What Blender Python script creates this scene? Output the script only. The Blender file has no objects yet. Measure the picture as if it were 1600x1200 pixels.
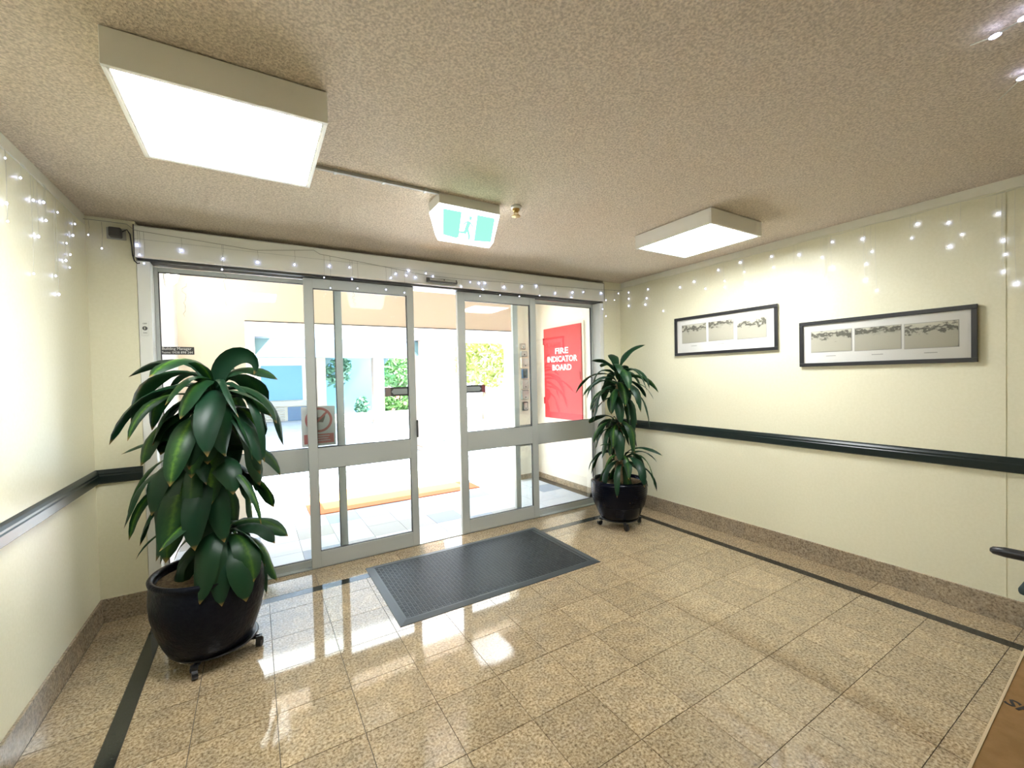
import bpy, bmesh, math, random
from mathutils import Vector, Matrix
random.seed(7)
C = bpy.context.scene.collection
scene = bpy.context.scene
PI = math.pi
# ------------------------------------------------------------------ camera
def make_camera():
    yaw, pitch, roll = -.5433, -.0185, -.0231
    cy, sy, cp, sp, cr, sr = (math.cos(yaw), math.sin(yaw), math.cos(pitch), math.sin(pitch), math.cos(roll), math.sin(roll))
    f = Vector((-sy*cp, cy*cp, sp)); rt = Vector((cy, sy, 0)); up = rt.cross(f)
    r2 = cr*rt + sr*up; u2 = -sr*rt + cr*up
    cam = bpy.data.cameras.new('camera'); o = bpy.data.objects.new('camera', cam); C.objects.link(o)
    cam.sensor_width = 36; cam.sensor_fit = 'HORIZONTAL'; cam.lens = 667.15/1600*36
    cam.clip_start = .02; cam.clip_end = 200
    o.matrix_world = Matrix(((r2.x, u2.x, -f.x, .8324), (r2.y, u2.y, -f.y, -3.49), (r2.z, u2.z, -f.z, 1.4359), (0, 0, 0, 1)))
    scene.camera = o
make_camera()
# ------------------------------------------------------------------ light
FIX = 6.6            # ceiling fixture radiance
w = bpy.data.worlds.new('sky'); scene.world = w; w.use_nodes = True
bg = w.node_tree.nodes['Background']
bg.inputs['Color'].default_value = (.90, .95, 1.0, 1); bg.inputs['Strength'].default_value = 2.0
sd = bpy.data.lights.new('sun', 'SUN'); sd.energy = 19; sd.angle = .02; sd.color = (1, .97, .93)
so = bpy.data.objects.new('sun', sd); C.objects.link(so)
so.rotation_euler = Vector((-.55, .02, -.83)).to_track_quat('-Z', 'Y').to_euler()
scene.view_settings.view_transform = 'Standard'
scene.view_settings.look = 'None'
scene.view_settings.gamma = 1
scene.view_settings.use_curve_mapping = False
scene.view_settings.exposure = 2.42
# ------------------------------------------------------------------ materials
M = {}
def mat(name, col, rough=.5, metal=0, spec=.5, emit=None, es=1):
    m = bpy.data.materials.new(name); m.use_nodes = True
    b = m.node_tree.nodes['Principled BSDF']
    b.inputs['Base Color'].default_value = (*col, 1); b.inputs['Roughness'].default_value = rough
    b.inputs['Metallic'].default_value = metal; b.inputs['Specular IOR Level'].default_value = spec
    if emit:
        b.inputs['Emission Color'].default_value = (*emit, 1); b.inputs['Emission Strength'].default_value = es
    M[name] = m; return m
def N(m, t, **kw):
    n = m.node_tree.nodes.new(t)
    for k, v in kw.items(): setattr(n, k, v)
    return n
def Lk(m, a, b): m.node_tree.links.new(a, b)
def bsdf(m): return m.node_tree.nodes['Principled BSDF']
def ramp(m, stops):
    r = N(m, 'ShaderNodeValToRGB'); e = r.color_ramp.elements
    while len(e) < len(stops): e.new(.5)
    for el, (p, c) in zip(e, stops): el.position = p; el.color = (*c, 1)
    return r
def noise(m, scale, detail=3, rough=.6, vec=None):
    n = N(m, 'ShaderNodeTexNoise'); n.inputs['Scale'].default_value = scale
    n.inputs['Detail'].default_value = detail; n.inputs['Roughness'].default_value = rough
    if vec is None:
        g = N(m, 'ShaderNodeNewGeometry'); vec = g.outputs['Position']
    Lk(m, vec, n.inputs['Vector']); return n
def bump(m, height, strength, dist):
    b = N(m, 'ShaderNodeBump'); b.inputs['Strength'].default_value = strength; b.inputs['Distance'].default_value = dist
    Lk(m, height, b.inputs['Height']); Lk(m, b.outputs['Normal'], bsdf(m).inputs['Normal'])
def varied(name, c1, c2, scale, rough=.5, detail=3, bs=0, bd=.002, lo=.35, hi=.65, **kw):
    m = mat(name, c1, rough, **kw); n = noise(m, scale, detail)
    r = ramp(m, [(lo, c1), (hi, c2)]); Lk(m, n.outputs['Fac'], r.inputs['Fac'])
    Lk(m, r.outputs['Color'], bsdf(m).inputs['Base Color'])
    if bs: bump(m, n.outputs['Fac'], bs, bd)
    return m
def granite(name, stops, bright, rough):
    m = mat(name, stops[0][1], rough, spec=.75)
    g = N(m, 'ShaderNodeNewGeometry'); oi = N(m, 'ShaderNodeObjectInfo')
    ad = N(m, 'ShaderNodeVectorMath', operation='ADD'); sc = N(m, 'ShaderNodeVectorMath', operation='SCALE')
    cb = N(m, 'ShaderNodeCombineXYZ'); Lk(m, oi.outputs['Random'], cb.inputs[0]); Lk(m, oi.outputs['Random'], cb.inputs[1])
    Lk(m, cb.outputs[0], sc.inputs[0]); sc.inputs['Scale'].default_value = 37.0
    Lk(m, g.outputs['Position'], ad.inputs[0]); Lk(m, sc.outputs[0], ad.inputs[1])
    n1 = noise(m, 88, 5, .65, ad.outputs[0]); r1 = ramp(m, stops); Lk(m, n1.outputs['Fac'], r1.inputs['Fac'])
    n2 = noise(m, 14, 2, .5, ad.outputs[0]); r2 = ramp(m, [(.35, (.86, .86, .86)), (.65, (1.08, 1.05, 1.0))]); Lk(m, n2.outputs['Fac'], r2.inputs['Fac'])
    mx = N(m, 'ShaderNodeMix', data_type='RGBA', blend_type='MULTIPLY'); mx.inputs['Factor'].default_value = 1
    Lk(m, r1.outputs['Color'], mx.inputs[6]); Lk(m, r2.outputs['Color'], mx.inputs[7])
    hs = N(m, 'ShaderNodeHueSaturation')
    mr = N(m, 'ShaderNodeMapRange'); mr.inputs['To Min'].default_value = bright[0]; mr.inputs['To Max'].default_value = bright[1]
    Lk(m, oi.outputs['Random'], mr.inputs['Value']); Lk(m, mr.outputs[0], hs.inputs['Value'])
    Lk(m, mx.outputs[2], hs.inputs['Color']); Lk(m, hs.outputs[0], bsdf(m).inputs['Base Color'])
    return m
granite('granite', [(.30, (.09, .065, .04)), (.42, (.29, .215, .125)), (.52, (.43, .335, .21)), (.62, (.58, .475, .335)), (.74, (.42, .315, .205))], (.90, 1.08), .06)
granite('granite_skirt', [(.30, (.12, .09, .06)), (.44, (.28, .22, .15)), (.58, (.40, .33, .24)), (.72, (.50, .42, .32))], (.95, 1.05), .12)
granite('granite_dark', [(.3, (.012, .014, .012)), (.55, (.03, .034, .03)), (.75, (.06, .065, .055))], (.95, 1.05), .1)
mat('grout', (.10, .08, .055), .8)
varied('wall_paint', (.82, .79, .585), (.85, .82, .62), 60, .42, 2, .25, .002)
varied('tape', (.84, .82, .69), (.80, .78, .64), 15, .4)
mc = varied('ceiling_stipple', (.60, .495, .375), (.90, .775, .62), 115, .85, 5, 1.0, .012, .38, .64)
mat('rail_green', (.010, .018, .017), .30, spec=.35)
mat('alu', (.52, .55, .53), .45, .2)
mat('alu_light', (.84, .85, .81), .5, .0)
mat('alu_dark', (.10, .10, .10), .5, .3)
mat('seal', (.03, .03, .03), .6)
mat('white_enamel', (.88, .86, .80), .4)
mat('white_plastic', (.78, .77, .73), .45)
mat('cable_dark', (.03, .03, .03), .5)
mat('brass', (.45, .30, .10), .35, .8)
mat('lens', (.9, .9, .9), .3, emit=(.95, .98, 1.0), es=FIX)
mat('porch_lens', (.9, .9, .9), .3, emit=(1, .96, .88), es=9)
mat('sign_white', (.85, .9, .88), .4, emit=(.93, .98, 1.0), es=1.0)
mat('sign_green', (.05, .5, .2), .4, emit=(.10, .55, .20), es=.75)
mat('led', (.9, .92, 1), .3, emit=(.55, .60, 1.0), es=3.0)
mat('wire_clear', (.70, .70, .60), .35)
mat('wire_dark', (.22, .22, .20), .5)
mat('rubber', (.03, .038, .041), .42)
mat('rubber_border', (.04, .05, .054), .45)
mat('pot_glaze', (.003, .004, .010), .25, spec=.15)
varied('pot_dimple', (.003, .004, .010), (.006, .008, .014), 45, .32, 2, .5, .006, spec=.14)
varied('soil', (.10, .065, .035), (.24, .17, .10), 60, .9, 4, .6, .01)
varied('cane', (.20, .14, .08), (.34, .25, .15), 30, .8, 3, .6, .004)
mat('black_plastic', (.012, .012, .014), .35)
mat('chrome', (.6, .6, .6), .2, 1)
mat('frame_black', (.02, .02, .022), .35)
mat('mount', (.82, .81, .76), .7)
mat('caption', (.45, .44, .40), .7)
mat('red_paint', (.50, .010, .016), .4)
mat('white_letter', (.9, .9, .88), .5)
mat('peach', (.84, .71, .57), .7)
mat('out_white', (.74, .74, .74), .7)
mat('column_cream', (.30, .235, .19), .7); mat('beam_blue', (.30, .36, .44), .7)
mat('out_cream', (.78, .74, .64), .7)
mat('blue_wall', (.16, .36, .56), .6)
mat('teal', (.06, .12, .13), .5)
mat('blue_panel', (.11, .19, .31), .5)
mat('grey_louvre', (.45, .45, .42), .6)
mat('mat_orange', (.50, .13, .045), .9)
mat('mat_yellow', (.52, .38, .12), .9)
varied('paving', (.34, .40, .48), (.46, .51, .57), 3, .5)
mat('paver_a', (.46, .50, .55), .6, spec=.2); mat('paver_b', (.26, .31, .38), .6, spec=.2); mat('paver_c', (.34, .35, .35), .6, spec=.2)
varied('bark', (.30, .22, .15), (.42, .33, .24), 20, .9)
mat('foliage_green', (.11, .24, .07), .6); mat('foliage_lime', (.27, .31, .08), .6); mat('foliage_teal', (.08, .20, .13), .6)
mat('flower', (.75, .25, .16), .6)
varied('cardboard', (.25, .135, .04), (.30, .165, .055), 25, .85, 3)
mat('cardboard_edge', (.62, .48, .30), .85)
mat('ink', (.02, .015, .015), .7)
mat('fabric_teal', (.03, .05, .05), .8)
mat('decal_dark', (.05, .05, .05), .5); mat('decal_grey', (.32, .36, .36), .5); mat('decal_red', (.25, .06, .07), .5)
mat('decal_brown', (.25, .20, .18), .5)
mat('sign_sheet', (.75, .75, .74), .7); mat('sign_red', (.60, .20, .19), .7)
def glass(name, tint, refl):
    m = bpy.data.materials.new(name); m.use_nodes = True; nt = m.node_tree
    nt.nodes.remove(nt.nodes['Principled BSDF'])
    t = N(m, 'ShaderNodeBsdfTransparent'); t.inputs['Color'].default_value = (*tint, 1)
    g = N(m, 'ShaderNodeBsdfGlossy'); g.inputs['Roughness'].default_value = .01
    f = N(m, 'ShaderNodeFresnel'); f.inputs['IOR'].default_value = refl
    x = N(m, 'ShaderNodeMixShader'); Lk(m, f.outputs[0], x.inputs[0]); Lk(m, t.outputs[0], x.inputs[1]); Lk(m, g.outputs[0], x.inputs[2])
    Lk(m, x.outputs[0], nt.nodes['Material Output'].inputs['Surface']); M[name] = m
glass('glass', (.97, .99, .98), 1.45); glass('picture_glass', (.99, .99, .99), 1.18)
def leaf_material():
    m = mat('leaf', (.02, .08, .02), .42, spec=.35)
    uv = N(m, 'ShaderNodeUVMap'); sx = N(m, 'ShaderNodeSeparateXYZ'); Lk(m, uv.outputs[0], sx.inputs[0])
    oi = N(m, 'ShaderNodeObjectInfo')
    a = N(m, 'ShaderNodeMath', operation='SUBTRACT'); Lk(m, sx.outputs[0], a.inputs[0]); a.inputs[1].default_value = .5
    b = N(m, 'ShaderNodeMath', operation='ABSOLUTE'); Lk(m, a.outputs[0], b.inputs[0])
    n = noise(m, 60, 2); c = N(m, 'ShaderNodeMath', operation='MULTIPLY_ADD'); Lk(m, n.outputs['Fac'], c.inputs[0]); c.inputs[1].default_value = .22; Lk(m, b.outputs[0], c.inputs[2])
    r = ramp(m, [(.10, (.12, .25, .025)), (.22, (.03, .10, .018)), (.46, (.006, .038, .014))]); Lk(m, c.outputs[0], r.inputs['Fac'])
    d = ramp(m, [(0, (.006, .036, .016)), (1, (.016, .062, .018))]); Lk(m, oi.outputs['Random'], d.inputs['Fac'])
    st = N(m, 'ShaderNodeMapRange'); Lk(m, oi.outputs['Random'], st.inputs['Value']); st.inputs['From Min'].default_value = .35; st.inputs['To Max'].default_value = .95
    mx = N(m, 'ShaderNodeMix', data_type='RGBA'); Lk(m, st.outputs[0], mx.inputs['Factor']); Lk(m, d.outputs['Color'], mx.inputs[6]); Lk(m, r.outputs['Color'], mx.inputs[7])
    # dry brown tip
    tip = N(m, 'ShaderNodeMapRange'); Lk(m, sx.outputs[1], tip.inputs['Value']); tip.inputs['From Min'].default_value = .95; tip.inputs['From Max'].default_value = 1.0
    m2 = N(m, 'ShaderNodeMix', data_type='RGBA'); Lk(m, tip.outputs[0], m2.inputs['Factor']); Lk(m, mx.outputs[2], m2.inputs[6]); m2.inputs[7].default_value = (.28, .17, .05, 1)
    bs = bsdf(m); Lk(m, m2.outputs[2], bs.inputs['Base Color'])
    tr = N(m, 'ShaderNodeBsdfTranslucent'); Lk(m, m2.outputs[2], tr.inputs['Color'])
    sh = N(m, 'ShaderNodeMixShader'); sh.inputs[0].default_value = .22
    Lk(m, bs.outputs[0], sh.inputs[1]); Lk(m, tr.outputs[0], sh.inputs[2]); Lk(m, sh.outputs[0], m.node_tree.nodes['Material Output'].inputs['Surface'])
leaf_material()
def photo_material(name, seed, split):
    m = mat(name, (.4, .4, .36), .6)
    tc = N(m, 'ShaderNodeTexCoord'); sx = N(m, 'ShaderNodeSeparateXYZ'); Lk(m, tc.outputs['Generated'], sx.inputs[0])
    ad = N(m, 'ShaderNodeVectorMath', operation='ADD'); Lk(m, tc.outputs['Generated'], ad.inputs[0]); ad.inputs[1].default_value = (seed*3.1, seed*1.7, seed)
    n = noise(m, 4.2, 6, .65, ad.outputs[0])
    k = N(m, 'ShaderNodeMath', operation='MULTIPLY_ADD'); Lk(m, n.outputs['Fac'], k.inputs[0]); k.inputs[1].default_value = -1.25; Lk(m, sx.outputs[2], k.inputs[2])
    r = ramp(m, [(0.0, (.50, .48, .38)), (max(.02, split-.56), (.40, .38, .30)), (split-.50, (.11, .105, .08)), (split-.36, (.19, .18, .14)), (split-.33, (.60, .58, .46)), (.6, (.70, .68, .56))])
    Lk(m, k.outputs[0], r.inputs['Fac']); Lk(m, r.outputs['Color'], bsdf(m).inputs['Base Color'])
    return name
# ------------------------------------------------------------------ geometry helpers
def boxbm(bm, x0, x1, y0, y1, z0, z1, bev=0):
    r = bmesh.ops.create_cube(bm, size=1)
    vs = r['verts']
    for v in vs:
        v.co = Vector(((x0+x1)/2 + v.co.x*(x1-x0), (y0+y1)/2 + v.co.y*(y1-y0), (z0+z1)/2 + v.co.z*(z1-z0)))
    if bev:
        es = list({e for v in vs for e in v.link_edges})
        bmesh.ops.bevel(bm, geom=es, offset=bev, segments=2, affect='EDGES', profile=.5)
def quadbox(bm, pts_bot, pts_top):
    b = [bm.verts.new(p) for p in pts_bot]; t = [bm.verts.new(p) for p in pts_top]; n = len(b)
    bm.faces.new(b[::-1]); bm.faces.new(t)
    for i in range(n): bm.faces.new((b[i], b[(i+1) % n], t[(i+1) % n], t[i]))
def prism(bm, poly, axis, a, b):
    def mk(p, q):
        return Vector((q, p[0], p[1])) if axis == 0 else Vector((p[0], q, p[1])) if axis == 1 else Vector((p[0], p[1], q))
    quadbox(bm, [mk(p, a) for p in poly], [mk(p, b) for p in poly])
    bmesh.ops.recalc_face_normals(bm, faces=bm.faces)
def lathe(bm, prof, seg=40, cx=0, cy=0):
    rings = []
    for r, z in prof:
        if r < 1e-5: rings.append([bm.verts.new((cx, cy, z))])
        else: rings.append([bm.verts.new((cx+r*math.cos(2*PI*i/seg), cy+r*math.sin(2*PI*i/seg), z)) for i in range(seg)])
    for a, b in zip(rings, rings[1:]):
        for i in range(seg):
            j = (i+1) % seg
            if len(a) == 1 and len(b) == 1: continue
            if len(a) == 1: bm.faces.new((a[0], b[j], b[i]))
            elif len(b) == 1: bm.faces.new((a[i], a[j], b[0]))
            else: bm.faces.new((a[i], a[j], b[j], b[i]))
    bmesh.ops.recalc_face_normals(bm, faces=bm.faces)
def tube(bm, pts, rad, seg=6, rads=None):
    pts = [Vector(p) for p in pts]; rings = []
    for i, p in enumerate(pts):
        d = (pts[min(i+1, len(pts)-1)] - pts[max(i-1, 0)]).normalized()
        a = d.cross(Vector((0, 0, 1)))
        if a.length < .05: a = d.cross(Vector((1, 0, 0)))
        a.normalize(); b = d.cross(a); r = rads[i] if rads else rad
        rings.append([bm.verts.new(p + a*r*math.cos(2*PI*k/seg) + b*r*math.sin(2*PI*k/seg)) for k in range(seg)])
    for a, b in zip(rings, rings[1:]):
        for k in range(seg): bm.faces.new((a[k], a[(k+1) % seg], b[(k+1) % seg], b[k]))
    bm.faces.new(rings[0][::-1]); bm.faces.new(rings[-1])
def obj(name, bm, m, parent=None, smooth=False):
    me = bpy.data.meshes.new(name); bm.to_mesh(me); bm.free()
    me.materials.append(M[m])
    if smooth:
        for p in me.polygons: p.use_smooth = True
    o = bpy.data.objects.new(name, me); C.objects.link(o)
    if parent: o.parent = parent
    return o
def box(name, x0, x1, y0, y1, z0, z1, m, parent=None, bev=0):
    bm = bmesh.new(); boxbm(bm, x0, x1, y0, y1, z0, z1, bev); return obj(name, bm, m, parent)
def struct(o): o['kind'] = 'structure'; return o
def tag(o, label, cat, group=None):
    o['label'] = label; o['category'] = cat
    if group: o['group'] = group
    return o
def thing(name, label, cat, loc=(0, 0, 0), group=None):
    o = bpy.data.objects.new(name, None); C.objects.link(o); o.empty_display_size = .1
    return tag(o, label, cat, group)
def text(name, s, size, m, parent, mtx, extrude=.0006, width=None, bold=0):
    cu = bpy.data.curves.new(name, 'FONT'); cu.body = s; cu.size = size; cu.align_x = 'CENTER'; cu.align_y = 'CENTER'; cu.extrude = extrude; cu.offset = bold
    cu.resolution_u = 2
    t = bpy.data.objects.new(name, cu); C.objects.link(t)
    dg = bpy.context.evaluated_depsgraph_get(); me = bpy.data.meshes.new_from_object(t.evaluated_get(dg))
    bpy.data.objects.remove(t)
    if width:
        xs = [v.co.x for v in me.vertices]; k = width/(max(xs)-min(xs))
        for v in me.vertices: v.co.x *= k
    me.transform(mtx); me.materials.clear(); me.materials.append(M[m])
    o = bpy.data.objects.new(name, me); C.objects.link(o); o.parent = parent; return o
def frame_mtx(origin, xdir, ydir):
    x = Vector(xdir).normalized(); y = Vector(ydir).normalized(); z = x.cross(y)
    return Matrix(((x.x, y.x, z.x, origin[0]), (x.y, y.y, z.y, origin[1]), (x.z, y.z, z.z, origin[2]), (0, 0, 0, 1)))
W, H, YB = 4.388, 2.45, -6.2
# ------------------------------------------------------------------ room shell
floor = struct(box('floor', -.1, W+.1, YB-.1, .10, -.15, -.004, 'grout'))
ceil_ = struct(box('ceiling', -.1, W+.1, YB-.1, .35, H, H+.2, 'ceiling_stipple'))
wl = struct(box('wall_left', -.12, 0, YB, .30, -.1, H, 'wall_paint'))
wr = struct(box('wall_right', W, W+.12, YB, .30, -.1, H, 'wall_paint'))
SEAM = -2.886
box('wall_panel', W-.004, W+.001, SEAM+.003, -.001, .10, H-.001, 'wall_paint', wr)
box('wall_panel', W-.004, W+.001, YB, SEAM-.003, .10, H-.001, 'wall_paint', wr)
struct(box('wall_rear', -.1, W+.1, YB-.12, YB, -.1, H, 'wall_paint'))
wb = struct(box('wall_back', 0, .226, 0, .22, -.1, H, 'wall_paint'))
struct(box('wall_back', 4.132, W, 0, .22, -.1, H, 'wall_paint'))
struct(box('wall_back', .226, 4.132, .17, .30, 2.23, H, 'wall_paint'))
# granite floor pieces
gap = .0015
def tile_mesh(x0, x1, y0, y1, m, par, name='floor_tile', z=0.0, th=.0045):
    box(name, x0+gap, x1-gap, y0+gap, y1-gap, z-th, z, m, par)
SL0, SL1, SR0, SR1, SB0, SB1 = .272, .340, 4.086, 4.154, -.237, -.311
xs = [.876 + .3042*k for k in range(-3, 16)]
ys = [-.462 - .3105*k for k in range(0, 20)]
def cuts(lo, hi, js): return [lo] + sorted(j for j in js if lo+.02 < j < hi-.02) + [hi]
YEND = -5.2
cx = cuts(SL1, SR0, xs); cyy = cuts(YEND, SB1, ys)
for a, b in zip(cx, cx[1:]):
    for c, d in zip(cyy, cyy[1:]): tile_mesh(a, b, c, d, 'granite', floor)
for a, b in ((.012, SL0), (SR1, W-.012)):                       # margin tiles outside the dark band
    cs = cuts(YEND, SB0, ys[::2])
    for c, d in zip(cs, cs[1:]): tile_mesh(a, b, c, d, 'granite', floor, 'margin_tile')
ms = cuts(.012, W-.012, xs[::2])
for a, b in zip(ms, ms[1:]):
    lo = 0 if (b <= .24 or a >= 4.12) else 0
    tile_mesh(a, b, SB0, -.0125, 'granite', floor, 'margin_tile')
tile_mesh(.23, 4.128, -.0125, .062, 'granite', floor, 'door_step')
tile_mesh(SL0, SL1, YEND, SB1, 'granite_dark', floor, 'floor_band')
tile_mesh(SR0, SR1, YEND, SB1, 'granite_dark', floor, 'floor_band')
tile_mesh(SL0, SR1, SB1, SB0, 'granite_dark', floor, 'floor_band')
tile_mesh(.012, W-.012, YB, YEND, 'granite', floor, 'floor_tile')
# skirting
def skirt(name, x0, x1, y0, y1): return struct(box(name, x0, x1, y0, y1, 0, .14, 'granite_skirt', None, .0015))
skirt('baseboard_left', 0, .012, YB, -.0125)
skirt('baseboard_right', W-.0165, W-.004, YB, -.0125)
skirt('baseboard_back', 0, .226, -.012, 0); skirt('baseboard_back', 4.132, W-.0045, -.012, 0)
# dark chair rail
def rail_profile(s):     # (out, z)
    return [(0, .843), (.016, .843), (.024, .850), (.024, .890), (.020, .896), (.020, .906), (.012, .918), (.003, .927), (0, .927)]
def rail(name, mk, a, b):
    bm = bmesh.new(); pr = rail_profile(0)
    quadbox(bm, [mk(o, z, a) for o, z in pr], [mk(o, z, b) for o, z in pr]); bmesh.ops.recalc_face_normals(bm, faces=bm.faces)
    return struct(obj(name, bm, 'rail_green'))
rail('trim_1', lambda o, z, t: Vector((o, t, z)), YB, 0)
rail('trim_2', lambda o, z, t: Vector((t, -o, z)), .0, .222)
rail('trim_3', lambda o, z, t: Vector((W-.004-o, t, z)), YB, 0)
rail('trim_4', lambda o, z, t: Vector((t, -o, z)), 4.134, W-.004)
# paper tape under the ceiling carrying the light wire
def tape(name, x, s, y0, y1):
    bm = bmesh.new(); n = 24
    for i in range(n):
        a = y0+(y1-y0)*i/n; b = y0+(y1-y0)*(i+1)/n
        za = 2.392+.006*math.sin(i*1.3)*(1 if i % 3 else 0); zb = 2.392+.006*math.sin((i+1)*1.3)*(1 if (i+1) % 3 else 0)
        quadbox(bm, [(x, a, za), (x+s, a, za), (x+s, b, zb), (x, b, zb)], [(x, a, H-.001), (x+s*.4, a, H-.001), (x+s*.4, b, H-.001), (x, b, H-.001)])
    bmesh.ops.recalc_face_normals(bm, faces=bm.faces)
    return struct(obj(name, bm, 'tape'))
tape('trim_5', W-.004, -.006, -3.6, -.02); tape('trim_6', 0, .006, -3.6, -.02)

# ------------------------------------------------------------------ doorway
def pframe(name, label, x0, x1, y0, y1, z0, z1, sl, sr, top, bot, mid, group=None):
    t = thing(name, label, 'door', group=group)
    box('stile', x0, x0+sl, y0, y1, z0, z1, 'alu', t, .002); box('stile', x1-sr, x1, y0, y1, z0, z1, 'alu', t, .002)
    box('top_rail', x0+sl, x1-sr, y0, y1, z1-top, z1, 'alu', t, .002)
    box('bottom_rail', x0+sl, x1-sr, y0, y1, z0, z0+bot, 'alu', t, .002)
    box('middle_rail', x0+sl, x1-sr, y0+.001, y1-.001, mid[0], mid[1], 'alu', t, .002)
    ym = (y0+y1)/2
    box('glass_pane', x0+sl-.004, x1-sr+.004, ym-.003, ym+.003, mid[1]-.004, z1-top+.004, 'glass', t)
    box('glass_pane', x0+sl-.004, x1-sr+.004, ym-.003, ym+.003, z0+bot-.004, mid[0]+.004, 'glass', t)
    for zz in ((mid[1], z1-top), (z0+bot, mid[0])):
        bm = bmesh.new()
        for xx in (x0+sl, x1-sr-.005): boxbm(bm, xx, xx+.005, ym-.008, ym+.008, zz[0], zz[1])
        boxbm(bm, x0+sl, x1-sr, ym-.008, ym+.008, zz[0], zz[0]+.005); boxbm(bm, x0+sl, x1-sr, ym-.008, ym+.008, zz[1]-.005, zz[1])
        obj('glazing_seal', bm, 'alu_dark', t)
    return t
leafL = pframe('sliding_door', 'half-open aluminium glass sliding door left of the entrance gap', 1.170, 2.016, .062, .098, .006, 2.212, .064, .058, .075, .118, (.757, .918))
leafR = pframe('sliding_door', 'half-open aluminium glass sliding door right of the entrance gap', 2.420, 3.272, .062, .098, .006, 2.212, .075, .066, .075, .118, (.757, .930))
fixL = pframe('glass_sidelight', 'fixed glass side panel behind the tall plant at the left wall', .292, 1.444, .115, .150, .0, 2.205, .02, .052, .03, .055, (.745, .915))
fixR = pframe('glass_sidelight', 'fixed glass side panel in front of the red cabinet, right of the doors', 3.035, 4.078, .115, .150, .0, 2.205, .055, .02, .03, .055, (.735, .935))
box('pull_handle', 2.012, 2.026, .045, .115, .93, 1.08, 'alu_dark', leafL, .006)
# jambs, header
jl = thing('door_1', '', ''); 
for k in ('label', 'category'): del jl[k]
struct(jl)
def jamb(name, x0, x1): return box(name, x0, x1, .0, .16, 0, 2.21, 'alu_light', jl, .002)
jA = jamb('jamb', .228, .292); jB = jamb('jamb', 4.080, 4.130)
bm = bmesh.new(); boxbm(bm, .232, 4.126, .066, .19, -.0, .005); obj('threshold', bm, 'alu', jl)
hd = tag(bpy.data.objects.new('door_operator_header', None), 'long grey aluminium door operator cover under the ceiling above the entrance', 'door header'); C.objects.link(hd)
bm = bmesh.new(); prism(bm, [(-.035, 2.232), (-.035, 2.412), (-.025, 2.422), (.165, 2.422), (.165, 2.232)], 0, .228, 4.110); obj('cover', bm, 'alu_light', hd)
box('end_cap', .222, .228, -.037, .165, 2.228, 2.424, 'alu_dark', hd); box('end_cap', 4.110, 4.116, -.037, .165, 2.228, 2.424, 'alu_dark', hd)
box('cover_lip', .228, 4.110, -.039, -.030, 2.222, 2.236, 'white_enamel', hd, .001)
box('door_track', .232, 4.106, .02, .155, 2.214, 2.231, 'alu_dark', hd)
box('cover_seam', .228, 4.110, -.0358, -.034, 2.335, 2.337, 'alu', hd)
# motion sensor
ms_ = thing('motion_sensor', 'small grey motion sensor on the header above the entrance gap', 'sensor')
bm = bmesh.new(); prism(bm, [(-.036, 2.245), (-.036, 2.283), (-.075, 2.276), (-.090, 2.250), (-.084, 2.238)], 0, 2.10, 2.36); obj('housing', bm, 'alu_dark', ms_)
bm = bmesh.new(); prism(bm, [(-.0765, 2.2755), (-.0785, 2.2760), (-.0935, 2.2510), (-.091, 2.2505)], 0, 2.112, 2.348); obj('lens_cover', bm, 'alu', ms_)
bm = bmesh.new(); bmesh.ops.create_uvsphere(bm, u_segments=10, v_segments=6, radius=.006, matrix=Matrix.Translation((2.24, -.086, 2.264))); obj('status_light', bm, 'black_plastic', ms_, True)
# key switch on the left jamb
ks = thing('key_switch', 'round key switch with tiny marks on the left door jamb', 'switch')
bm = bmesh.new(); boxbm(bm, .238, .276, -.004, 0, 1.745, 1.835, .002); kp = obj('plate', bm, 'alu_light', ks)
bm = bmesh.new(); bmesh.ops.create_cone(bm, cap_ends=True, segments=24, radius1=.013, radius2=.012, depth=.008, matrix=Matrix.Translation((.257, -.007, 1.789)) @ Matrix.Rotation(PI/2, 4, 'X')); obj('lock_barrel', bm, 'alu_dark', ks, False)
box('key_slot', .2555, .2585, -.0125, -.010, 1.782, 1.796, 'chrome', ks)
text('marking', 'OFF', .012, 'ink', kp, frame_mtx((.257, -.0045, 1.818), (1, 0, 0), (0, 0, 1)))
text('marking', 'ON', .012, 'ink', kp, frame_mtx((.257, -.0045, 1.760), (1, 0, 0), (0, 0, 1)))
# power socket and lead
po = thing('power_adapter', 'grey plug block high in the left corner beside the header', 'adapter')
box('wall_plate', .095, .185, -.010, 0, 2.325, 2.395, 'grey_louvre', po, .003); box('plug', .112, .170, -.055, -.009, 2.332, 2.388, 'alu_dark', po, .006)
bm = bmesh.new(); pts = [(.172, -.03, 2.37), (.195, -.035, 2.385), (.208, -.03, 2.36), (.212, -.02, 2.29), (.213, -.012, 2.24), (.220, -.010, 2.205), (.234, -.008, 2.190), (.245, -.006, 2.195)]; tube(bm, pts, .0035)
tag(obj('power_cable', bm, 'cable_dark', None, True), 'thin black cable hanging from the plug block to the door jamb', 'cable')

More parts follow.
